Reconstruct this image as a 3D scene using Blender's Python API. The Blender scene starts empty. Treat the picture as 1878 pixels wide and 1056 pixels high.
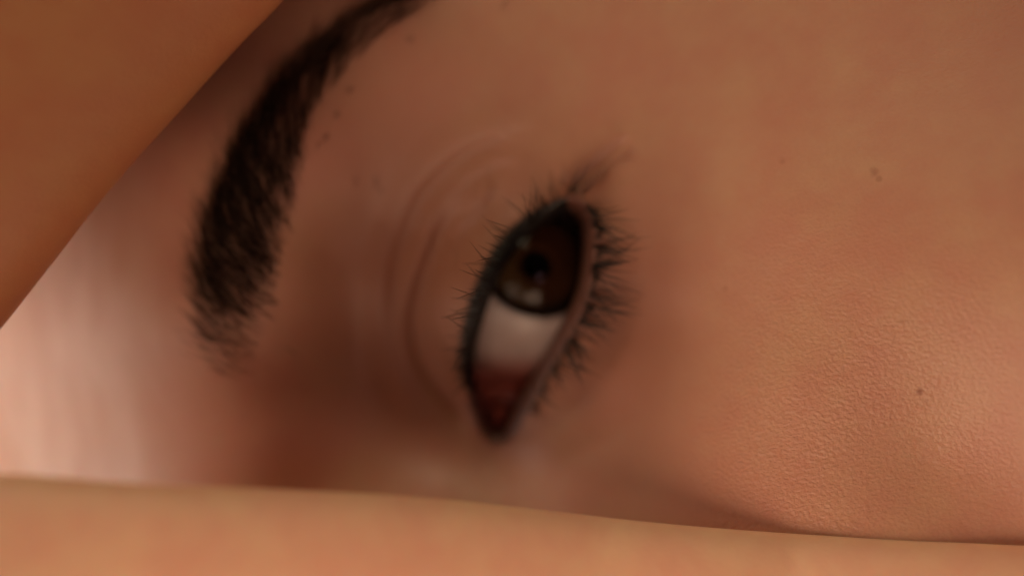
import bpy, math, random
import numpy as np
from mathutils import Vector
random.seed(7)
rng = np.random.default_rng(7)
SC = bpy.context.scene

# ---------------------------------------------------------------- camera, world, lamps, exposure
MM = 0.001
D = 350.0                       # camera height over the eye, mm
KPX = 125.8 / 1878.0            # mm per photograph pixel at z = 0
FOCUS_Z = 12.5
cam_d = bpy.data.cameras.new('camera')
cam = bpy.data.objects.new('camera', cam_d)
SC.collection.objects.link(cam)
cam.location = (0, 0, D * MM)
cam_d.sensor_width = 36.0
cam_d.lens = 36.0 * D / 125.8
cam_d.clip_start = 0.01
cam_d.clip_end = 20.0
cam_d.dof.use_dof = True
cam_d.dof.focus_distance = (D - FOCUS_Z) * MM
cam_d.dof.aperture_fstop = 3.2
SC.camera = cam

world = bpy.data.worlds.new('World')
SC.world = world
world.use_nodes = True
WORLD_COL, WORLD_STR = (1.0, 0.62, 0.42), 0.01
world.node_tree.nodes['Background'].inputs[0].default_value = (*WORLD_COL, 1)
world.node_tree.nodes['Background'].inputs[1].default_value = WORLD_STR

# name, direction from the face, distance m, size m, energy W, colour
LAMPS = [
    ('lamp_key', (-0.5, -0.5, 0.7), 0.9, 0.55, 0.980, (1.000, 0.745, 0.582)),
    ('lamp_front', (0.3, -0.12, 1), 0.9, 0.2, 0.280, (1.000, 0.464, 0.500)),
    ('lamp_top', (-0.25, 1, 0.5), 0.9, 0.4, 2.700, (1.000, 0.815, 0.519)),
    ('lamp_low', (-0.8, -0.64, 0.45), 0.9, 0.8, 3.100, (1.000, 0.742, 0.516)),
    ('lamp_side', (-0.13, -0.016, 0.018), 0.132, 0.03, 0.036, (1.000, 0.889, 0.806)),
    ('fill_near', (0.01, -0.093, 0.103), 0.139, 0.07, 0.062, (1.000, 0.661, 0.452)),  # unseen fill added close by to brighten the bottom forearm
]
def add_lamp(name, d, dist, size, energy, col, target=(0, 0, 0)):
    ld = bpy.data.lights.new(name, 'AREA')
    ld.shape = 'DISK'; ld.size = size; ld.energy = energy; ld.color = col
    o = bpy.data.objects.new(name, ld)
    SC.collection.objects.link(o)
    v = Vector(d).normalized()
    o.location = Vector(target) + v * dist
    o.rotation_euler = (-v).to_track_quat('-Z', 'Y').to_euler()
    return o
for L in LAMPS:
    add_lamp(*L)
SC.view_settings.view_transform = 'Standard'
SC.view_settings.look = 'None'
SC.view_settings.exposure = 0
SC.view_settings.gamma = 1

# ---------------------------------------------------------------- helpers
def W(px, py, z):
    """photograph pixel + height over the eye plane (mm) -> metres"""
    px = np.asarray(px, float); py = np.asarray(py, float); z = np.asarray(z, float)
    px, py, z = np.broadcast_arrays(px, py, z)
    f = (D - z) / D
    return np.stack([(px - 939) * KPX * f, (528 - py) * KPX * f, z], -1) * MM

def mesh_obj(name, verts, faces, mat, parent=None, smooth=True):
    me = bpy.data.meshes.new(name)
    verts = np.asarray(verts, np.float32)
    faces = np.asarray(faces, np.int32)
    me.vertices.add(len(verts)); me.vertices.foreach_set('co', verts.ravel())
    n = faces.shape[1]
    me.loops.add(faces.size); me.loops.foreach_set('vertex_index', faces.ravel())
    me.polygons.add(len(faces))
    me.polygons.foreach_set('loop_start', np.arange(len(faces), dtype=np.int32) * n)
    me.update(calc_edges=True)
    if smooth: me.polygons.foreach_set('use_smooth', np.ones(len(faces), bool))
    me.materials.append(mat)
    o = bpy.data.objects.new(name, me)
    SC.collection.objects.link(o)
    if parent: o.parent = parent
    return o

def grid_faces(nr, nc, wrap):
    i = np.arange(nr - 1)[:, None]
    j = np.arange(nc if wrap else nc - 1)[None, :]
    j2 = (j + 1) % nc
    a = i * nc + j; b = i * nc + j2; c = (i + 1) * nc + j2; d = (i + 1) * nc + j
    return np.stack([a + 0 * j, b, c, d], -1).reshape(-1, 4)

def catmull(P, n, closed=False):
    P = np.asarray(P, float); m = len(P)
    segs = m if closed else m - 1
    out = []
    for s in range(segs):
        if closed: p0, p1, p2, p3 = P[(s-1) % m], P[s], P[(s+1) % m], P[(s+2) % m]
        else: p0, p1, p2, p3 = P[max(s-1, 0)], P[s], P[s+1], P[min(s+2, m-1)]
        t = np.linspace(0, 1, n, endpoint=False)[:, None]
        out.append(0.5*((2*p1)+(-p0+p2)*t+(2*p0-5*p1+4*p2-p3)*t*t+(-p0+3*p1-3*p2+p3)*t**3))
    if not closed: out.append(P[-1:])
    return np.concatenate(out)

def poly_dist(X, Y, line):
    """distance and position (0..1) along an open polyline, per point"""
    line = np.asarray(line, float)
    best = np.full(X.shape, 1e9); tt = np.zeros(X.shape)
    n = len(line) - 1
    for k in range(n):
        ax, ay = line[k][:2]; bx, by = line[k+1][:2]
        dx, dy = bx-ax, by-ay
        t = np.clip(((X-ax)*dx+(Y-ay)*dy)/(dx*dx+dy*dy+1e-9), 0, 1)
        d = np.hypot(X-ax-t*dx, Y-ay-t*dy)
        m = d < best
        best = np.where(m, d, best); tt = np.where(m, (k+t)/n, tt)
    return best, tt

def sstep(a, b, x):
    t = np.clip((x-a)/(b-a), 0, 1); return t*t*(3-2*t)

def smax(a, b, k):
    h = np.clip(0.5+0.5*(a-b)/k, 0, 1)
    return b*(1-h)+a*h+k*h*(1-h)

# smooth value noise on the pixel plane
def vnoise(X, Y, scale, seed):
    r = np.random.default_rng(seed); G = r.random((64, 64))
    x = X/scale; y = Y/scale
    xi = np.floor(x).astype(int); yi = np.floor(y).astype(int)
    fx = x-xi; fy = y-yi; fx = fx*fx*(3-2*fx); fy = fy*fy*(3-2*fy)
    g = lambda a, b: G[a % 64, b % 64]
    return (g(xi,yi)*(1-fx)+g(xi+1,yi)*fx)*(1-fy)+(g(xi,yi+1)*(1-fx)+g(xi+1,yi+1)*fx)*fy - 0.5

# ---------------------------------------------------------------- materials
class NT:
    def __init__(self, name):
        self.m = bpy.data.materials.new(name); self.m.use_nodes = True
        self.t = self.m.node_tree; self.n = self.t.nodes
        self.b = self.n['Principled BSDF']
    def add(self, typ, **kw):
        nd = self.n.new(typ)
        for k, v in kw.items():
            if k.startswith('_'): setattr(nd, k[1:], v)
            else:
                s = nd.inputs[int(k[1:])] if k[0] == 'i' and k[1:].isdigit() else nd.inputs[k.replace('_', ' ')]
                if isinstance(v, bpy.types.NodeSocket): self.t.links.new(v, s)
                else: s.default_value = v
        return nd
    def link(self, a, b): self.t.links.new(a, b)
    def math(self, op, a, b=0.0, c=0.0, clamp=False):
        return self.add('ShaderNodeMath', _operation=op, _use_clamp=clamp, i0=a, i1=b, i2=c).outputs[0]
    def mixc(self, f, a, b, mode='MIX'):
        nd = self.add('ShaderNodeMix', _data_type='RGBA', _blend_type=mode)
        for idx, v in ((0, f), (6, a), (7, b)):
            if isinstance(v, bpy.types.NodeSocket): self.link(v, nd.inputs[idx])
            else: nd.inputs[idx].default_value = v if not isinstance(v, tuple) else (*v, 1)[:4]
        return nd.outputs[2]
    def attr(self, name): return self.add('ShaderNodeAttribute', _attribute_name=name).outputs['Fac']

def mm_coords(nt, scale=1000.0, stretch=(1, 1, 1), rot=0.0):
    tc = nt.add('ShaderNodeTexCoord')
    mp = nt.add('ShaderNodeMapping', Vector=tc.outputs['Object'])
    mp.inputs['Scale'].default_value = tuple(scale*s for s in stretch)
    mp.inputs['Rotation'].default_value = (0, 0, rot)
    return mp.outputs[0]

SKIN = (0.575, 0.305, 0.20)
def skin_material(name, base=SKIN, face=False, rough=0.48, spots=()):
    nt = NT(name); b = nt.b
    v = mm_coords(nt)
    n1 = nt.add('ShaderNodeTexNoise', Vector=v, Scale=0.11, Detail=4.0, Roughness=0.6).outputs[0]
    n2 = nt.add('ShaderNodeTexNoise', Vector=v, Scale=0.45, Detail=5.0, Roughness=0.6).outputs[0]
    col = nt.mixc(nt.add('ShaderNodeMapRange', i0=n1, i1=0.35, i2=0.65).outputs[0],
                  (base[0]*1.02, base[1]*1.06, base[2]*1.02), (base[0]*0.98, base[1]*0.88, base[2]*0.90))
    col = nt.mixc(nt.add('ShaderNodeMapRange', i0=n2, i1=0.3, i2=0.75, i3=0.0, i4=0.22).outputs[0], col,
                  (base[0]*0.86, base[1]*0.68, base[2]*0.66))
    if face:
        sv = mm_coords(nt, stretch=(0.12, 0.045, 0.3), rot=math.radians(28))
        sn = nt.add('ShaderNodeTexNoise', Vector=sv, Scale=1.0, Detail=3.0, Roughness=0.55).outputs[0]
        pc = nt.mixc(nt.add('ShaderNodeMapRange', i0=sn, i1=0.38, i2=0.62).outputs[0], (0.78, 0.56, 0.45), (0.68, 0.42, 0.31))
        col = nt.mixc(nt.attr('pale_sheen'), col, pc)
        col = nt.mixc(nt.attr('rosy'), col, (base[0]*0.90, base[1]*0.66, base[2]*0.70))
        col = nt.mixc(nt.attr('makeup_and_shade'), col, (0.26, 0.10, 0.058))
        col = nt.mixc(nt.attr('rim_shade'), col, (0.085, 0.030, 0.022))  # occlusion along the lid rim and inner corner, painted as dark colour
        fine = nt.add('ShaderNodeTexNoise', Vector=v, Scale=2.6, Detail=3.0).outputs[0]
        col = nt.mixc(nt.math('MULTIPLY', nt.attr('pores'), nt.add('ShaderNodeMapRange', i0=fine, i1=0.4, i2=0.7, i3=0.0, i4=0.30).outputs[0]),
                      col, (base[0]*0.74, base[1]*0.50, base[2]*0.45))
    tco = nt.add('ShaderNodeTexCoord').outputs['Object']
    wob = nt.add('ShaderNodeTexNoise', Vector=v, Scale=1.3, Detail=2.0).outputs[0]
    for (pos, r, c, s) in spots:
        d = nt.add('ShaderNodeVectorMath', _operation='DISTANCE', i0=tco)
        d.inputs[1].default_value = pos
        dd = nt.math('ADD', nt.math('MULTIPLY', d.outputs['Value'], 1000.0/r), nt.math('MULTIPLY_ADD', wob, 1.4, -0.7))
        f = nt.add('ShaderNodeMapRange', _interpolation_type='SMOOTHSTEP', i0=dd, i1=0.25, i2=1.1, i3=s, i4=0.0).outputs[0]
        col = nt.mixc(f, col, c)
    if face:
        col = nt.mixc(nt.attr('brow_tint'), col, (0.045, 0.018, 0.011))
        ln = nt.attr('liner')
        lnn = nt.add('ShaderNodeTexNoise', Vector=v, Scale=3.0, Detail=3.0).outputs[0]
        lf = nt.add('ShaderNodeMapRange', i0=nt.math('ADD', ln, nt.math('MULTIPLY_ADD', lnn, 1.0, -0.5)), i1=0.25, i2=0.75).outputs[0]
        lf = nt.math('MULTIPLY', lf, nt.math('GREATER_THAN', ln, 0.01))
        col = nt.mixc(lf, col, (0.012, 0.009, 0.008))
    nt.link(col, b.inputs['Base Color'])
    b.inputs['Roughness'].default_value = rough
    b.inputs['Specular IOR Level'].default_value = 0.45 if face else 0.3
    b.inputs['Subsurface Weight'].default_value = 0.35
    b.inputs['Subsurface Radius'].default_value = (1.0, 0.32, 0.14)
    b.inputs['Subsurface Scale'].default_value = 0.0013
    # relief: cells of skin between fine furrows, stretched along the relaxed skin lines
    vs = mm_coords(nt, stretch=(0.75, 1.0, 1.0), rot=math.radians(-22))
    warp = nt.add('ShaderNodeTexNoise', Vector=vs, Scale=0.9, Detail=2.0)
    wv = nt.add('ShaderNodeVectorMath', _operation='MULTIPLY_ADD', i0=warp.outputs['Color'], i1=(0.9, 0.9, 0.9), i2=vs).outputs[0]
    vo = nt.add('ShaderNodeTexVoronoi', _feature='SMOOTH_F1', Vector=wv, Scale=1.5, Smoothness=0.6).outputs['Distance']
    vo2 = nt.add('ShaderNodeTexNoise', Vector=wv, Scale=2.4, Detail=3.0, Roughness=0.6).outputs[0]
    bn = nt.add('ShaderNodeTexNoise', Vector=vs, Scale=2.5, Detail=2.0, Roughness=0.5).outputs[0]
    hill = nt.add('ShaderNodeMapRange', i0=bn, i1=0.30, i2=0.85).outputs[0]
    h = nt.math('ADD', nt.math('MULTIPLY', hill, 1.0), nt.math('MULTIPLY', nt.math('SUBTRACT', vo2, vo), 0.10))
    if face:
        nt.link(nt.math('MULTIPLY_ADD', nt.attr('pores'), -0.16, rough), b.inputs['Roughness'])
    if face:
        h = nt.math('MULTIPLY', h, nt.math('MULTIPLY_ADD', nt.attr('pores'), 0.92, 0.08))
    h = nt.math('ADD', h, nt.math('MULTIPLY', nt.add('ShaderNodeTexNoise', Vector=v, Scale=0.35, Detail=2.0).outputs[0], 0.25))
    bp = nt.add('ShaderNodeBump', Height=h, Distance=(0.000090 if face else 0.000015), Strength=1.0)
    nt.link(bp.outputs[0], b.inputs['Normal'])
    return nt.m

def simple_material(name, col, rough=0.5, spec=0.5, sss=0.0, bump=0.0, vary=None, vscale=0.5):
    nt = NT(name); b = nt.b
    v = mm_coords(nt)
    n = nt.add('ShaderNodeTexNoise', Vector=v, Scale=vscale, Detail=4.0).outputs[0]
    c = nt.mixc(nt.add('ShaderNodeMapRange', i0=n, i1=0.35, i2=0.65).outputs[0], col, vary or tuple(x*0.8 for x in col))
    nt.link(c, b.inputs['Base Color'])
    b.inputs['Roughness'].default_value = rough
    b.inputs['Specular IOR Level'].default_value = spec
    if sss:
        b.inputs['Subsurface Weight'].default_value = sss
        b.inputs['Subsurface Radius'].default_value = (1.0, 0.4, 0.25)
        b.inputs['Subsurface Scale'].default_value = 0.0012
    if bump:
        nt.link(nt.add('ShaderNodeBump', Height=n, Distance=bump, Strength=1.0).outputs[0], b.inputs['Normal'])
    return nt.m

# ---------------------------------------------------------------- the face as a height field round the eye opening
AP = [(1046,386),(1022,396),(990,417),(960,444),(936,474),(916,509),(899,548),(885,592),(875,632),(871,670),(874,710),
      (887,748),(900,775),(914,791),(929,778),(950,737),(977,687),(1007,636),(1033,588),(1055,540),(1066,489),(1068,440),(1063,398)]
UPPER = catmull(AP[:11], 12)            # upper lid margin, outer to inner
LOWER = catmull(AP[14:] + AP[:1], 12)   # lower lid margin, inner to outer
APC = catmull(AP, 24, closed=True)
EC = np.array([957.0, 533.0]); ER = 12.0          # eyeball centre in pixels, radius in mm
EZ = -12.0

CP = np.array([
 # cheek
 (1450,700,12.0),(1450,400,10.5),(1700,500,16.5),(1900,500,20),(1700,850,13.0),(1700,100,12),(1900,1000,14),(1900,0,13),(1300,900,9.3),
 (1330,600,7.0),(1310,350,5.7),(1250,600,4.6),(1240,450,4.7),(1170,350,4.4),(1450,1050,12.6),(1700,1060,15.2),(2200,500,24),(2200,1100,18),(2200,-100,12),(1450,100,7.5),(1750,-250,8),
 # lower lid and tear trough
 (1170,500,4.1),(1160,680,3.6),(1110,800,2.8),(1200,900,6.6),(1020,830,0.8),
 # temple side
 (1000,60,1.8),(1000,-120,0),(1200,-120,2.5),(860,110,2.0),(720,-120,-4),(1200,120,4.0),(1050,220,1.6),(1400,-200,4),
 # brow ridge
 (460,450,3.2),(440,600,2.7),(520,230,2.3),(690,20,0.0),(560,400,1.5),(600,470,-0.8),(560,520,0.9),(700,200,1.4),(640,330,0.9),(760,300,0.0),
 # orbit
 (660,620,-4.2),(700,720,-4.9),(620,760,-3.8),(780,790,-4.8),(700,520,-2.6),(700,400,-1.9),(740,640,-4.2),(915,830,-3.5),
 # nose bridge
 (820,890,-3.0),(690,900,-4.0),(930,950,-0.6),(560,930,-3.2),(800,1100,2),(1100,1100,5),(500,820,-1.6),(450,1050,1),(1050,950,3.4),
 # forehead
 (330,450,0.4),(200,600,-5.0),(100,720,-10),(0,700,-15),(200,820,-7.4),(0,900,-17),(-200,700,-28),(300,230,-2.5),(120,320,-8),
 (400,50,-8.0),(520,-60,-8.5),(0,0,-16),(-300,100,-30),(-300,1100,-34),(350,800,-2.5),(100,1050,-12),(300,-250,-14),(340,650,-0.3),
 (-500,500,-48),(2500,400,20),(1300,1500,8),(700,1500,0),(1900,1400,6),(1000,-500,-8),(2300,-500,0),(0,-500,-35),(0,1500,-30),
], float)
def rbf_fit(P):
    # thin plate with slight smoothing
    X = P[:, :2]/500.0; n = len(X)
    r = np.hypot(*(X[:, None]-X[None]).transpose(2, 0, 1))
    Kx = np.where(r > 0, r*r*np.log(r+1e-12), 0)+np.eye(n)*0.002
    A = np.zeros((n+3, n+3)); A[:n, :n] = Kx; A[:n, n] = 1; A[:n, n+1:] = X; A[n, :n] = 1; A[n+1:, :n] = X.T
    return X, np.linalg.solve(A, np.concatenate([P[:, 2], [0, 0, 0]]))
RX, RW = rbf_fit(CP)
def base_height(X, Y):
    x = np.ravel(X)/500.0; y = np.ravel(Y)/500.0
    z = RW[-3]+RW[-2]*x+RW[-1]*y
    for k in range(len(RX)):
        r2 = (x-RX[k, 0])**2+(y-RX[k, 1])**2
        z += RW[k]*0.5*r2*np.log(r2+1e-12)
    return z.reshape(np.shape(X))

CREASES = [ # points, depth mm, width px
 ([(1000,240),(950,248),(905,264),(850,292),(800,335),(765,390),(742,450),(728,520),(726,590),(738,655),(768,715),(805,765),(850,800),(885,835)], 0.50, 22),
 ([(870,352),(822,405),(792,465),(770,530),(758,600),(768,660),(800,718),(842,766),(868,800)], 0.72, 16),
 ([(925,350),(880,390),(850,440),(828,500)], 0.22, 12),
 ([(950,300),(900,315),(850,345),(815,385),(775,440)], 0.22, 13),
 ([(935,815),(960,800),(1030,762),(1090,702),(1138,620),(1162,530),(1168,450),(1150,390)], 0.20, 20),
 ([(1000,850),(1100,810),(1190,730),(1250,630),(1270,520)], 0.22, 34),
 ([(1048,352),(1070,330),(1098,303),(1125,280),(1160,250)], 0.45, 20),
 ([(1068,372),(1095,362),(1125,340),(1150,315)], 0.12, 14),
]
def ball_z(r):                                   # r in mm from the eyeball's axis
    return EZ+np.sqrt(np.maximum(ER*ER-np.minimum(r, 10.6)**2, 0))
def skin_height(X, Y, d):
    z = base_height(X, Y)
    r = np.hypot(X-EC[0], Y-EC[1])*KPX
    RL = ER+1.10-0.45*np.tanh((X-985)/50.0)
    cap = EZ+np.sqrt(np.maximum(RL*RL-np.minimum(r, RL*0.985)**2, 0))
    cap = cap-np.maximum(r-RL*0.80, 0)*1.3
    S = smax(cap, z, 2.2)
    near = (np.hypot(X-960, Y-570) < 480)
    dz = np.zeros_like(S)
    xs, ys = X[near], Y[near]
    acc = np.zeros(xs.shape)
    for pts, dep, w in CREASES:
        L = catmull(pts, 5)
        dd, t = poly_dist(xs, ys, L)
        dd = dd+vnoise(xs, ys, 40, 3)*4
        fade = sstep(0, 0.18, t)*sstep(1, 0.82, t)
        rc = np.hypot(L[:, 0]-960, L[:, 1]-560)
        k = np.clip((t*(len(L)-1)).astype(int), 0, len(L)-1)
        sd = np.where(np.hypot(xs-960, ys-560) > rc[k], dd, -dd)/w      # outside of the fold is positive
        acc -= dep*fade*np.exp(-np.where(sd > 0, sd*1.5, sd*0.62)**2)
        acc += dep*0.55*fade*np.exp(-((sd-1.7)/1.2)**2)
    # fine crepe of the lid skin, along rings round the eye
    rr = np.hypot((xs-975)*1.0, (ys-560)*0.62)
    lid = sstep(20, 60, d[near])*sstep(260, 130, rr)*sstep(1000, 900, xs)
    acc += lid*0.09*np.sin(rr/4.6+vnoise(xs, ys, 60, 5)*16)*(0.5+vnoise(xs, ys, 50, 9))
    dz[near] = acc
    return S+dz

# brow: centre line and half width in pixels
BR = np.array([(436,692,34),(430,630,58),(436,555,74),(443,490,79),(456,425,79),(474,360,76),(496,290,69),(526,222,60),(565,155,54),(615,95,47),(674,45,40),(745,0,33),(825,-45,24),(905,-80,12)], float)
BRC = catmull(BR, 16)
def build_face(mat, parent):
    ctr = np.array([968.0, 560.0])
    n = len(APC)
    seg = np.hypot(*(np.roll(APC, -1, 0)-APC).T)
    ang = np.unwrap(np.arctan2(APC[:, 1]-ctr[1], APC[:, 0]-ctr[0]))
    step = np.abs(np.roll(ang, -1)-ang); step[-1] = abs(2*math.pi-abs(ang[-1]-ang[0]))
    wgt = seg/seg.sum()+1.3*step/(2*math.pi)
    s = np.concatenate([[0], np.cumsum(wgt)]); s /= s[-1]
    NA = 1400
    q = np.linspace(0, 1, NA, endpoint=False)
    Pc = np.concatenate([APC, APC[:1]])
    A = np.stack([np.interp(q, s, Pc[:, 0]), np.interp(q, s, Pc[:, 1])], 1)
    dirv = A-ctr; dirv /= np.hypot(*dirv.T)[:, None]
    ds = [0.0]
    st = 1.0
    while ds[-1] < 2100:
        ds.append(ds[-1]+st)
        if ds[-1] > 26: st = min(st*1.025, 4.0 if ds[-1] < 420 else 14)
    ds = np.array(ds)
    X = A[None, :, 0]+dirv[None, :, 0]*ds[:, None]
    Y = A[None, :, 1]+dirv[None, :, 1]*ds[:, None]
    d = np.full(X.shape, 999.0)
    m = ds < 420
    dd, _ = poly_dist(X[m], Y[m], np.concatenate([APC[::4], APC[:1]]))
    d[m] = dd
    S = skin_height(X, Y, d)
    # lid edge: from the wet line on the eyeball, over a rounded rim, to the skin
    rA = np.hypot(A[:, 0]-EC[0], A[:, 1]-EC[1])*KPX
    zA = ball_z(rA)+0.12
    low = sstep(780, 700, A[:, 1])
    zA = zA*low+(-6.2)*(1-low)
    zA = np.maximum(zA, -6.6)
    lowd, _ = poly_dist(A[:, 0], A[:, 1], LOWER[::3])
    upd, _ = poly_dist(A[:, 0], A[:, 1], UPPER[::3])
    wide = np.where(lowd < upd, 24+4*sstep(0, 40, upd), 24)
    w = np.clip(d/wide[None], 0, 1); w = np.sqrt(np.clip(1-(1-w)**2, 0, 1))
    Z = zA[None]*(1-w)+S*w
    Z = np.minimum(Z, 40)
    # the hidden pocket behind the edge
    back = [(-0.5, -0.25), (1.5, -1.6), (6, -3.4)]
    Xb = np.stack([A[:, 0]+dirv[:, 0]*o for o, _ in back[::-1]])
    Yb = np.stack([A[:, 1]+dirv[:, 1]*o for o, _ in back[::-1]])
    Zb = np.stack([zA+zz for _, zz in back[::-1]])
    X = np.concatenate([Xb, X]); Y = np.concatenate([Yb, Y]); Z = np.concatenate([Zb, Z])
    d = np.concatenate([np.zeros((3, NA)), d])
    V = W(X, Y, Z).reshape(-1, 3)
    F = grid_faces(X.shape[0], NA, True)
    o = mesh_obj('face', V, F, mat, parent)
    x, y, dist = X.ravel(), Y.ravel(), d.ravel()
    def put(name, val):
        a = o.data.attributes.new(name, 'FLOAT', 'POINT')
        a.data.foreach_set('value', np.clip(val, 0, 1).astype(np.float32))
    z0 = np.zeros_like(x)
    nearm = dist < 160
    du, tu = z0+999, z0.copy(); dl, tl = z0+999, z0.copy()
    du[nearm], tu[nearm] = poly_dist(x[nearm], y[nearm], UPPER[::3])
    dl[nearm], tl[nearm] = poly_dist(x[nearm], y[nearm], LOWER[::3])
    upper = du < dl
    wl = np.interp(tu, [0, 0.3, 0.6, 0.85, 1], [30, 40, 40, 34, 22])
    put('liner', np.where(upper, sstep(1.3, 0.5, du/wl), 0)*sstep(770, 735, y))
    put('rim_shade', np.where(~upper | (y > 730), sstep(34, 16, dist)*0.9, 0))
    # brown lid makeup plus shade painted over the lids and orbit, rosier skin under the eye and at the inner corner
    g = lambda cx, cy, sx, sy, a=0: np.exp(-(((x-cx)*math.cos(a)+(y-cy)*math.sin(a))/sx)**2-((-(x-cx)*math.sin(a)+(y-cy)*math.cos(a))/sy)**2)
    put('makeup_and_shade', 0.62*g(930, 480, 340, 380)+0.6*g(690, 460, 190, 260)+0.55*g(790, 740, 100, 90)+0.45*g(1092, 308, 30, 50, 0.75)+0.4*g(1190, 660, 100, 230)+0.45*g(1100, 640, 45, 140, 0.45)+0.5*g(1080, 345, 50, 40)+0.9*g(1050, 366, 22, 18)+0.5*g(940, 800, 70, 50)+0.3*g(700, 690, 130, 120))
    put('rosy', 0.6*g(1130, 620, 120, 240)+0.25*g(480, 800, 160, 130)+0.6*g(1350, 930, 160, 100)+0.4*g(620, 250, 160, 160)+0.3*g(330, 500, 60, 300)+0.5*g(1850, 60, 160, 160))
    bd, bt = poly_dist(x, y, BRC[::4, :2])
    bw = np.interp(bt, np.linspace(0, 1, len(BR)), BR[:, 2])
    put('brow_tint', sstep(1.0, 0.40, np.hypot(x+0.26*bw-np.interp(bt, np.linspace(0, 1, len(BRC)), BRC[:, 0]), y-np.interp(bt, np.linspace(0, 1, len(BRC)), BRC[:, 1]))/bw)*sstep(0.02, 0.22, bt)*sstep(0.85, 0.40, bt)*0.5)
    put('pale_sheen', sstep(390, 150, x-0.10*(y-600))+0.6*g(815, 872, 95, 34, 0.35)+0.42*g(928, 402, 46, 15, -0.80))  # paler forehead skin lifted for its light; sheen painted at inner corner and lid
    put('pores', sstep(1230, 1430, x+0.12*(y-500))*sstep(2150, 1430, x)*(0.25+0.75*sstep(220, 780, y))+0.08*sstep(900, 1300, x))
    return o

# ---------------------------------------------------------------- build
person = bpy.data.objects.new('person', None)
SC.collection.objects.link(person)
person.location = (0, 0, 0)
person.empty_display_size = 0.01
person['label'] = 'person in extreme close-up, brown eye and dark brow seen between two bare forearms'
person['category'] = 'person'

def pos(px, py, z): return tuple(float(a) for a in W(px, py, z))
def skin_z(px, py):
    X = np.array([[px]], float); Y = np.array([[py]], float)
    dd, _ = poly_dist(X, Y, np.concatenate([APC[::4], APC[:1]]))
    return float(skin_height(X, Y, dd)[0, 0])
SP = []
for (px, py, r, s, c) in [(1603,315,0.75,0.45,(0.30,0.12,0.07)),(1612,328,0.45,0.40,(0.30,0.12,0.07)),(1687,717,0.55,0.7,(0.26,0.09,0.05)),
                          (1435,295,0.5,0.4,(0.34,0.13,0.08)),(1330,530,0.5,0.3,(0.34,0.13,0.08)),(618,212,0.6,0.5,(0.22,0.1,0.07)),
                          (596,250,0.6,0.5,(0.22,0.1,0.07)),(640,165,0.8,0.4,(0.25,0.1,0.07)),(752,72,0.7,0.45,(0.22,0.1,0.07)),
                          (1700,735,0.4,0.3,(0.34,0.13,0.08)),(1655,590,0.5,0.25,(0.34,0.13,0.08))]:
    SP.append((pos(px, py, skin_z(px, py)), r, c, s))
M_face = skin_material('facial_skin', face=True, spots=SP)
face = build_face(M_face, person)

# ---- eyeball (turned towards its gaze)
GAZE = Vector(((990-EC[0])*KPX, (EC[1]-473)*KPX, 0)); GAZE.z = math.sqrt(11.2**2-GAZE.x**2-GAZE.y**2); GAZE.normalize()
ECW = Vector(W(EC[0], EC[1], 0).tolist()); ECW.z = EZ*MM
QR = GAZE.to_track_quat('Z', 'Y')
def lathe(prof, n=96, close_top=False):
    prof = np.asarray(prof, float)
    a = np.linspace(0, 2*math.pi, n, endpoint=False)
    V = np.stack([prof[:, 0:1]*np.cos(a), prof[:, 0:1]*np.sin(a), prof[:, 1:2]+0*a], -1).reshape(-1, 3)
    return V*MM, grid_faces(len(prof), n, True)
IR = 7.1
zi = math.sqrt(ER*ER-IR*IR)

def sclera_material():
    nt = NT('sclera'); b = nt.b
    v = mm_coords(nt)
    n = nt.add('ShaderNodeTexNoise', Vector=v, Scale=0.5, Detail=4.0).outputs[0]
    col = nt.mixc(n, (0.44, 0.37, 0.34), (0.35, 0.28, 0.25))
    # redder towards the inner corner, fine vessels
    se = nt.add('ShaderNodeSeparateXYZ', Vector=v)
    nt_w = nt.add('ShaderNodeMapRange', i0=nt.attr('inner'), i1=0.0, i2=1.0).outputs[0]
    col = nt.mixc(nt_w, col, (0.30, 0.09, 0.065))
    vw = nt.add('ShaderNodeTexWave', Vector=v, Scale=0.35, Distortion=14.0, Detail=4.0, Detail_Scale=1.2).outputs[1]
    vf = nt.add('ShaderNodeMapRange', i0=vw, i1=0.04, i2=0.0, i3=0.0, i4=0.35).outputs[0]
    col = nt.mixc(vf, col, (0.42, 0.08, 0.06))
    nt.link(nt.mixc(nt.attr('limbus'), col, (0.05, 0.03, 0.025)), b.inputs['Base Color'])
    b.inputs['Roughness'].default_value = 0.36
    b.inputs['Subsurface Weight'].default_value = 0.25
    b.inputs['Subsurface Radius'].default_value = (1, 0.5, 0.4)
    b.inputs['Subsurface Scale'].default_value = 0.001
    return nt.m
prof = []
th0 = math.asin(IR/ER)
for t in np.linspace(math.pi*0.98, th0, 70): prof.append((ER*math.sin(t), ER*math.cos(t)))
V, F = lathe(prof, 128)
eyeball = mesh_obj('eyeball', V, F, sclera_material(), person)
eyeball.location = ECW; eyeball.rotation_mode = 'QUATERNION'; eyeball.rotation_quaternion = QR
vw_ = np.array([(QR @ Vector(p)) for p in V.tolist()])
tt = np.arctan2(np.hypot(V[:, 0], V[:, 1]), V[:, 2])
for nm, val in (('inner', sstep(-7.0, -11.2, vw_[:, 1]/MM)), ('limbus', sstep(th0+0.10, th0-0.02, tt))):
    a_ = eyeball.data.attributes.new(nm, 'FLOAT', 'POINT'); a_.data.foreach_set('value', val.astype(np.float32))

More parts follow.
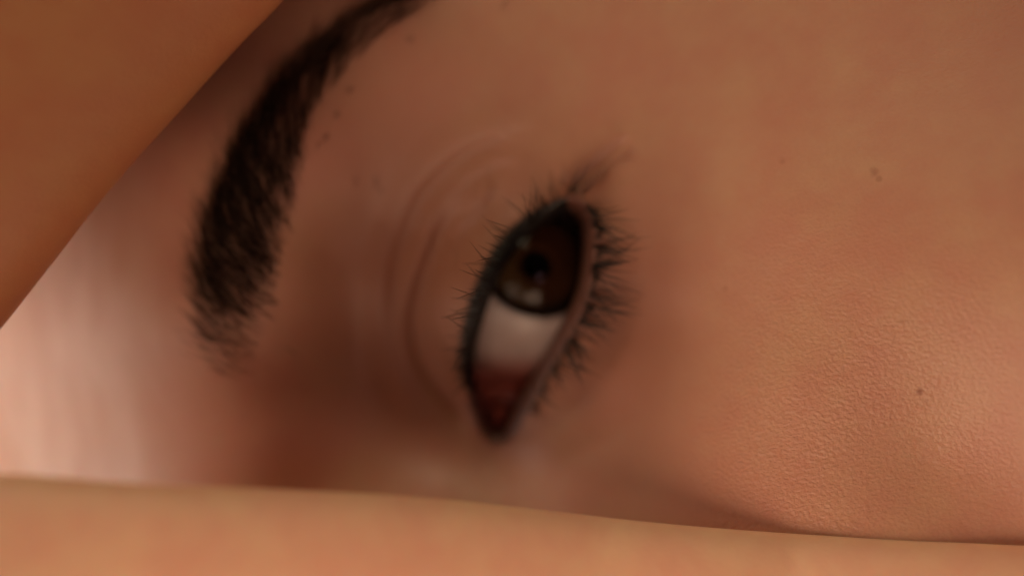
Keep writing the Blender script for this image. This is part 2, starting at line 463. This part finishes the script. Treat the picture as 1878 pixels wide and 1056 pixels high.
def iris_material():
    nt = NT('iris_fibres'); b = nt.b
    v = mm_coords(nt)
    s = nt.add('ShaderNodeSeparateXYZ', Vector=v)
    r = nt.math('SQRT', nt.math('ADD', nt.math('MULTIPLY', s.outputs[0], s.outputs[0]), nt.math('MULTIPLY', s.outputs[1], s.outputs[1])))
    a = nt.math('ARCTAN2', s.outputs[1], s.outputs[0])
    cs = nt.add('ShaderNodeCombineXYZ', i0=nt.math('MULTIPLY', nt.math('COSINE', a), 9.0), i1=nt.math('MULTIPLY', nt.math('SINE', a), 9.0), i2=nt.math('MULTIPLY', r, 0.35)).outputs[0]
    n = nt.add('ShaderNodeTexNoise', Vector=cs, Scale=1.6, Detail=4.0, Roughness=0.65).outputs[0]
    rmp = nt.add('ShaderNodeMapRange', i0=r, i1=1.9, i2=5.4).outputs[0]
    col = nt.mixc(rmp, (0.050, 0.015, 0.004), (0.022, 0.0055, 0.002))
    col = nt.mixc(nt.add('ShaderNodeMapRange', i0=n, i1=0.35, i2=0.7, i3=0.0, i4=0.8).outputs[0], col, (0.04, 0.014, 0.006))
    lit_sector = nt.add('ShaderNodeMapRange', _interpolation_type='SMOOTHSTEP', i0=nt.math('ADD', nt.math('MULTIPLY', s.outputs[0], 0.75), nt.math('MULTIPLY', s.outputs[1], 0.66)), i1=0.3, i2=4.2, i3=0.0, i4=0.85).outputs[0]
    col = nt.mixc(lit_sector, col, (0.095, 0.052, 0.018))  # olive sector painted for the light a cornea throws across the iris
    rim = nt.add('ShaderNodeMapRange', _interpolation_type='SMOOTHSTEP', i0=r, i1=5.0, i2=6.6).outputs[0]
    col = nt.mixc(rim, col, (0.008, 0.005, 0.004))
    nt.link(col, b.inputs['Base Color'])
    b.inputs['Roughness'].default_value = 0.8
    b.inputs['Specular IOR Level'].default_value = 0.05
    nt.link(nt.add('ShaderNodeBump', Height=n, Distance=0.00015, Strength=1.0).outputs[0], b.inputs['Normal'])
    return nt.m
PR = 1.95
V, F = lathe([(IR*0.999, zi-0.03), (5.4, zi-0.45), (4.0, zi-0.40), (2.9, zi-0.30), (PR, zi-0.38), (PR-0.1, zi-0.6)], 96)
iris = mesh_obj('iris', V, F, iris_material(), eyeball)
V, F = lathe([(PR-0.05, zi-0.5), (PR*0.7, zi-1.0), (0.02, zi-1.2)], 64)
pupil = mesh_obj('pupil', V, F, simple_material('pupil_black', (0.003, 0.003, 0.003), 1.0, 0.0), eyeball)

def cornea_material():
    nt = NT('cornea'); nt.n.remove(nt.b)
    out = nt.n['Material Output']
    fr = nt.add('ShaderNodeFresnel', IOR=1.26)
    nz = nt.add('ShaderNodeTexNoise', Vector=mm_coords(nt), Scale=0.25, Detail=1.0)
    bp = nt.add('ShaderNodeBump', Height=nz.outputs[0], Distance=0.0002, Strength=0.5).outputs[0]
    gl = nt.add('ShaderNodeBsdfGlossy', Roughness=0.13, Normal=bp)
    tr = nt.add('ShaderNodeBsdfTransparent')
    mx = nt.add('ShaderNodeMixShader', i0=fr.outputs[0], i1=tr.outputs[0], i2=gl.outputs[0])
    nt.link(mx.outputs[0], out.inputs['Surface'])
    return nt.m
CR = 8.2
zc = zi-math.sqrt(CR*CR-IR*IR)
prof = [(IR+0.02, zi+0.02)]+[(CR*math.sin(t), zc+CR*math.cos(t)) for t in np.linspace(math.asin(IR/CR)*0.97, 0.004, 30)]
V, F = lathe(prof, 96)
cornea = mesh_obj('cornea', V, F, cornea_material(), eyeball)

# ---- wet tissue of the two corners (fills behind the lids) with the caruncle's bump
def tissue():
    nx, ny = 60, 90
    X, Y = np.meshgrid(np.linspace(830, 1010, nx), np.linspace(640, 830, ny))
    z = -7.6+0*X
    def bump(cx, cy, sx, sy, h): return h*np.exp(-((X-cx)/sx)**2-((Y-cy)/sy)**2)
    z = z+bump(915, 758, 15, 19, 2.4)+bump(906, 770, 12, 14, 0.4)+bump(905, 712, 40, 10, 1.2)
    V = W(X, Y, z).reshape(-1, 3)
    return V, grid_faces(ny, nx, False)[:, ::-1]
V, F = tissue()
M_wet = simple_material('wet_red_tissue', (0.46, 0.16, 0.11), 0.25, 0.5, sss=0.4, bump=0.00008, vary=(0.34, 0.09, 0.06), vscale=0.4)
car = mesh_obj('caruncle', V, F, M_wet, person)
def outer_tissue():
    X, Y = np.meshgrid(np.linspace(1000, 1100, 30), np.linspace(340, 460, 30))
    return W(X, Y, -9.3+0*X+0.2*np.sin(X/9)).reshape(-1, 3), grid_faces(30, 30, False)[:, ::-1]
V, F = outer_tissue()
mesh_obj('outer_corner_tissue', V, F, M_wet, person)

# ---------------------------------------------------------------- hairs
def tube(pts, rad, sides=4):
    pts = np.asarray(pts, float); n = len(pts)
    T = np.gradient(pts, axis=0); T /= np.linalg.norm(T, axis=1)[:, None]+1e-12
    up = np.array([0.3, 0.2, 0.93]); A = np.cross(T, up); A /= np.linalg.norm(A, axis=1)[:, None]+1e-12
    B = np.cross(T, A)
    a = np.linspace(0, 2*math.pi, sides, endpoint=False)
    V = pts[:, None]+rad[:, None, None]*(A[:, None]*np.cos(a)[None, :, None]+B[:, None]*np.sin(a)[None, :, None])
    return V.reshape(-1, 3), grid_faces(n, sides, True)

M_brow = simple_material('brow_hair', (0.028, 0.012, 0.007), 0.7, 0.12, vary=(0.012, 0.006, 0.004), vscale=1.2)
M_lash = simple_material('lash_mascara', (0.010, 0.007, 0.006), 0.45, 0.4)

def brow():
    Vs, Fs, off = [], [], 0
    n = 6400
    s = rng.random(n)**0.95*(len(BRC)-2); side = rng.uniform(-1, 1, n)
    side = np.sign(side)*np.abs(side)**0.85
    K = s.astype(int)
    tan = BRC[K+1, :2]-BRC[K, :2]; tan /= np.hypot(*tan.T)[:, None]
    nor = np.stack([tan[:, 1], -tan[:, 0]], 1)      # screen right of travel
    nor = np.where((nor[:, :1] > 0), nor, -nor)     # towards the eye
    ctr = BRC[K, :2]; hw = BRC[K, 2]
    u = s/(len(BRC)-1)
    root = ctr+nor*(side*hw)[:, None]+rng.normal(0, 3, (n, 2))
    # inner end hairs lean to the forehead, those of the tail run along the brow
    lean = np.interp(u, [0, 0.12, 0.3, 0.5, 0.75, 1], [-1.25, -1.15, -0.90, -0.50, -0.15, 0.0])
    lean = lean-0.25*side+rng.normal(0, 0.20, n)+0.25*vnoise(ctr[:, 0]+side*50, ctr[:, 1], 26, 8)*2
    dv = tan*np.cos(lean)[:, None]+nor*np.sin(lean)[:, None]
    L = rng.uniform(38, 112, n)*np.interp(u, [0, 0.1, 0.6, 1], [0.7, 0.95, 1.0, 0.8])*(1-0.30*np.abs(side)**2)
    keep = rng.random(n) < np.interp(np.abs(side), [0, 0.7, 1], [1, 0.8, 0.35])*np.interp(u, [0, 0.05, 0.12, 0.2, 0.5, 0.75, 1], [0.04, 0.15, 0.42, 0.9, 0.95, 0.5, 0.4])
    # strands gather into tufts with skin showing between them, more so on the side of the eye
    perp0 = np.stack([-dv[:, 1], dv[:, 0]], 1)
    cx_ = (root*perp0).sum(1); al_ = (root*dv).sum(1)
    tuft = vnoise(cx_+2000, al_*0.22+2000, 8.5, 21)+0.5
    keep &= tuft > np.clip(0.12+0.36*side+0.30*(u > 0.5), 0.0, 0.62)+rng.normal(0, 0.08, n)
    seg = 6
    t = np.linspace(0, 1, seg)
    curl = rng.normal(0, 0.12, n)-0.25*lean
    idx = np.where(keep)[0]
    # positions of all nodes at once
    perp = np.stack([-dv[:, 1], dv[:, 0]], 1)
    PX = root[:, None, 0]+L[:, None]*(dv[:, None, 0]*t+perp[:, None, 0]*(curl[:, None]*t*t))
    PY = root[:, None, 1]+L[:, None]*(dv[:, None, 1]*t+perp[:, None, 1]*(curl[:, None]*t*t))
    Zs = base_height(PX, PY)
    lift = rng.uniform(0.2, 1.3, n)
    PZ = Zs-0.1+lift[:, None]*np.sin(t*2.2)[None]
    pts = W(PX, PY, PZ)
    for k in idx:
        r = rng.uniform(0.024, 0.046)*MM*np.array([1, 1, 0.95, 0.85, 0.65, 0.15])
        v, f = tube(pts[k], r, 3)
        Vs.append(v); Fs.append(f+off); off += len(v)
    o = mesh_obj('eyebrow', np.concatenate(Vs), np.concatenate(Fs), M_brow, person)
    o['kind'] = 'stuff'
    return o
brow()

# sparse hairs under the brow
def stray():
    Vs, Fs, off = [], [], 0
    for (px, py, dx, dy) in [(692,325,-6,26),(655,325,-5,22),(602,245,-10,20),(620,205,-8,14),(640,170,10,-12),(930,0,-14,22),(585,260,-5,18),(545,650,-24,-16),(700,345,-4,14)]:
        t = np.linspace(0, 1, 5)
        X = px+dx*t; Y = py+dy*t
        Z = base_height(X, Y)+0.05+0.35*np.sin(t*2)
        v, f = tube(W(X, Y, Z), 0.045*MM*np.array([1, 1, .9, .7, .2]), 3)
        Vs.append(v); Fs.append(f+off); off += len(v)
    o = mesh_obj('stray_brow_hair', np.concatenate(Vs), np.concatenate(Fs), M_brow, person)
    o['kind'] = 'stuff'
stray()

def edge_point(line, q):
    k = q*(len(line)-1); i = int(min(k, len(line)-2)); f = k-i
    return line[i]*(1-f)+line[i+1]*f
def lash(root, dirxy, length, rise, curl, z0, rad=0.055):
    """root px, unit direction px, length px, rise mm over its length, curl (second order sideways)"""
    t = np.linspace(0, 1, 9)
    dx, dy = dirxy; nx, ny = -dy, dx
    # leaves the lid towards the viewer, then sweeps out
    along = length*(0.45*t+0.55*t**2.0)
    X = root[0]+dx*along+nx*curl*t*t*length
    Y = root[1]+dy*along+ny*curl*t*t*length
    Z = z0+rise*(1-(1-t)**1.8)
    r = rad*MM*np.array([1.0, 1.05, 1.05, 1, .92, .8, .62, .4, .1])
    return tube(W(X, Y, Z), r, 4)
def skin_zs(P):
    P = np.asarray(P, float).reshape(-1, 2)
    X = P[:, 0]; Y = P[:, 1]
    dd, _ = poly_dist(X, Y, np.concatenate([APC[::4], APC[:1]]))
    return skin_height(X, Y, dd)
def add_lashes(line, n, direct, length, rise, rootoff, clump, rad, qr=(0.02, 0.98), gather=0.45, low=False, curl=0.16, z0f=None):
    qs = np.sort(np.clip(np.linspace(qr[0], qr[1], n)+rng.normal(0, 0.35/n, n), 0, 1))
    nc = max(1, int(n/clump))
    cc = np.sort(rng.uniform(qr[0], qr[1], nc))
    for q in qs:
        c = cc[np.argmin(np.abs(cc-q))]
        p = edge_point(line, q); pc = edge_point(line, c)
        dv = np.array(direct(q)); dv /= np.hypot(*dv)
        ln = length(q)*rng.uniform(0.5, 1.15)
        rt = p+dv*(rootoff+rng.normal(0, 2.0))
        dc = np.array(direct(c)); dc /= np.hypot(*dc)
        tip = pc+dc*(rootoff+length(c)*0.9)
        d2 = gather*(tip-rt)/np.hypot(*(tip-rt))+(1-gather)*dv; d2 += rng.normal(0, 0.10, 2); d2 /= np.hypot(*d2)
        if low: z0 = float(skin_zs(rt)[0])-0.05
        else: z0 = float(ball_z(np.hypot(p[0]-EC[0], p[1]-EC[1])*KPX))+1.1
        v, f = lash(rt, d2, ln, rise(q)*rng.uniform(0.7, 1.25), rng.normal(0, curl), z0, rad*rng.uniform(0.75, 1.2))
        mesh_obj('eyelash', v, f, M_lash, face)
def up_dir(q):   # upper lid, q 0 at the outer corner
    return (np.interp(q, [0, .10, .2, .35, .6, .85, 1], [0.45, -0.15, -0.55, -0.85, -0.97, -1.0, -0.97]), np.interp(q, [0, .10, .2, .35, .6, .85, 1], [-1, -1, -0.85, -0.50, -0.15, 0.22, 0.30]))
lenU = lambda q: np.interp(q, [0, .12, .3, .5, .8, 1], [66, 76, 66, 58, 58, 30])
add_lashes(UPPER, 62, up_dir, lenU, lambda q: np.interp(q, [0, .5, 1], [8.5, 11.0, 7.5]), 14, 4.5, 0.068, gather=0.6, curl=0.25)
add_lashes(UPPER, 26, up_dir, lambda q: 66, lambda q: 9.0, 12, 3.0, 0.060, qr=(0.0, 0.22), gather=0.55, curl=0.3)
add_lashes(UPPER, 110, up_dir, lambda q: 34, lambda q: 4.2, 8, 4, 0.080, gather=0.4)
def out_dir(q): return (0.75, -0.62)
add_lashes(catmull([(1040,352),(1052,356),(1064,366)], 8), 7, out_dir, lambda q: 60, lambda q: 3.0, 2, 6, 0.055, gather=0.5, low=True, curl=0.2)
def low_dir(q):  # lower lid, q 0 at the inner corner
    return (np.interp(q, [0, .3, .55, .8, 1], [0.75, 0.80, 0.95, 1.0, 0.9]), np.interp(q, [0, .3, .55, .8, 1], [0.62, 0.55, 0.30, 0.02, -0.35]))
lenL = lambda q: np.interp(q, [0, .2, .4, .6, .85, 1], [20, 46, 74, 98, 92, 60])
riseL = lambda q: np.interp(q, [0, .5, 1], [2.0, 3.4, 3.0])
add_lashes(LOWER, 46, low_dir, lenL, riseL, 26, 4.4, 0.078, qr=(0.14, 0.98), gather=0.78, low=True, curl=0.34)
add_lashes(LOWER, 60, low_dir, lambda q: 22, lambda q: 1.0, 24, 4.2, 0.10, qr=(0.10, 0.98), gather=0.8, low=True, curl=0.1)

# mascara has joined some lower lashes into thick clumps
for (rx, ry, tx, ty, nn) in [(1086,412,1142,418,5),(1089,452,1160,470,4),(1088,492,1164,484,6),(1085,498,1150,520,4),(1080,540,1158,560,6),(1074,556,1166,580,5),
                             (1064,590,1128,622,5),(1050,618,1092,660,6),(1034,645,1078,700,5),(1014,672,1040,716,4)]:
    for k in range(nn):
        r0 = np.array([rx, ry])+rng.normal(0, 3.2, 2)
        t0 = np.array([tx, ty])+rng.normal(0, 7.0, 2)+(t_ := rng.uniform(-0.22, 0.06))*np.array([tx-rx, ty-ry])
        dd_ = t0-r0; ln_ = float(np.hypot(*dd_))
        v, f = lash(r0, dd_/ln_, ln_, rng.uniform(2.6, 4.2), rng.normal(0, 0.20), float(skin_zs(r0)[0])-0.05, rng.uniform(0.075, 0.10))
        mesh_obj('eyelash', v, f, M_lash, face)

# ---------------------------------------------------------------- the forearms in front of the face
M_armA = skin_material('shaded_forearm_skin', base=(0.45, 0.19, 0.086), rough=0.5)  # the arm's skin darkened to carry its shade
M_armB = skin_material('lit_forearm_skin', base=(0.88, 0.52, 0.35), rough=0.5)  # lighter copy of the arm's skin, brightness of the light put into it
def limb(name, edge, zc, rad, mat, side, label, flat=0.9):
    """edge: silhouette points (pixel) of the limb; the limb lies on `side` (+1 = left of travel) of it"""
    E = catmull(edge, 12)
    P = W(E[:, 0], E[:, 1], np.interp(E[:, 0], *zc) if isinstance(zc, tuple) else zc)
    T = np.gradient(P, axis=0); T /= np.linalg.norm(T, axis=1)[:, None]
    N = np.cross(T, [0, 0, 1.0])*side
    rads = rad(np.linspace(0, 1, len(E)))*MM
    n = 160
    a = np.linspace(0, 2*math.pi, n, endpoint=False)
    C = P+N*rads[:, None]
    Z = np.array([0, 0, 1.0])
    ra = rads[:, None, None]
    V = C[:, None]-N[:, None]*np.cos(a)[None, :, None]*ra+Z[None, None]*np.sin(a)[None, :, None]*ra*flat
    V = V+0.0004*np.sin(V[..., :1]*90+V[..., 1:2]*70)*Z
    o = mesh_obj(name, V.reshape(-1, 3), grid_faces(len(E), n, True), mat, person)
    o['label'] = label
    return o
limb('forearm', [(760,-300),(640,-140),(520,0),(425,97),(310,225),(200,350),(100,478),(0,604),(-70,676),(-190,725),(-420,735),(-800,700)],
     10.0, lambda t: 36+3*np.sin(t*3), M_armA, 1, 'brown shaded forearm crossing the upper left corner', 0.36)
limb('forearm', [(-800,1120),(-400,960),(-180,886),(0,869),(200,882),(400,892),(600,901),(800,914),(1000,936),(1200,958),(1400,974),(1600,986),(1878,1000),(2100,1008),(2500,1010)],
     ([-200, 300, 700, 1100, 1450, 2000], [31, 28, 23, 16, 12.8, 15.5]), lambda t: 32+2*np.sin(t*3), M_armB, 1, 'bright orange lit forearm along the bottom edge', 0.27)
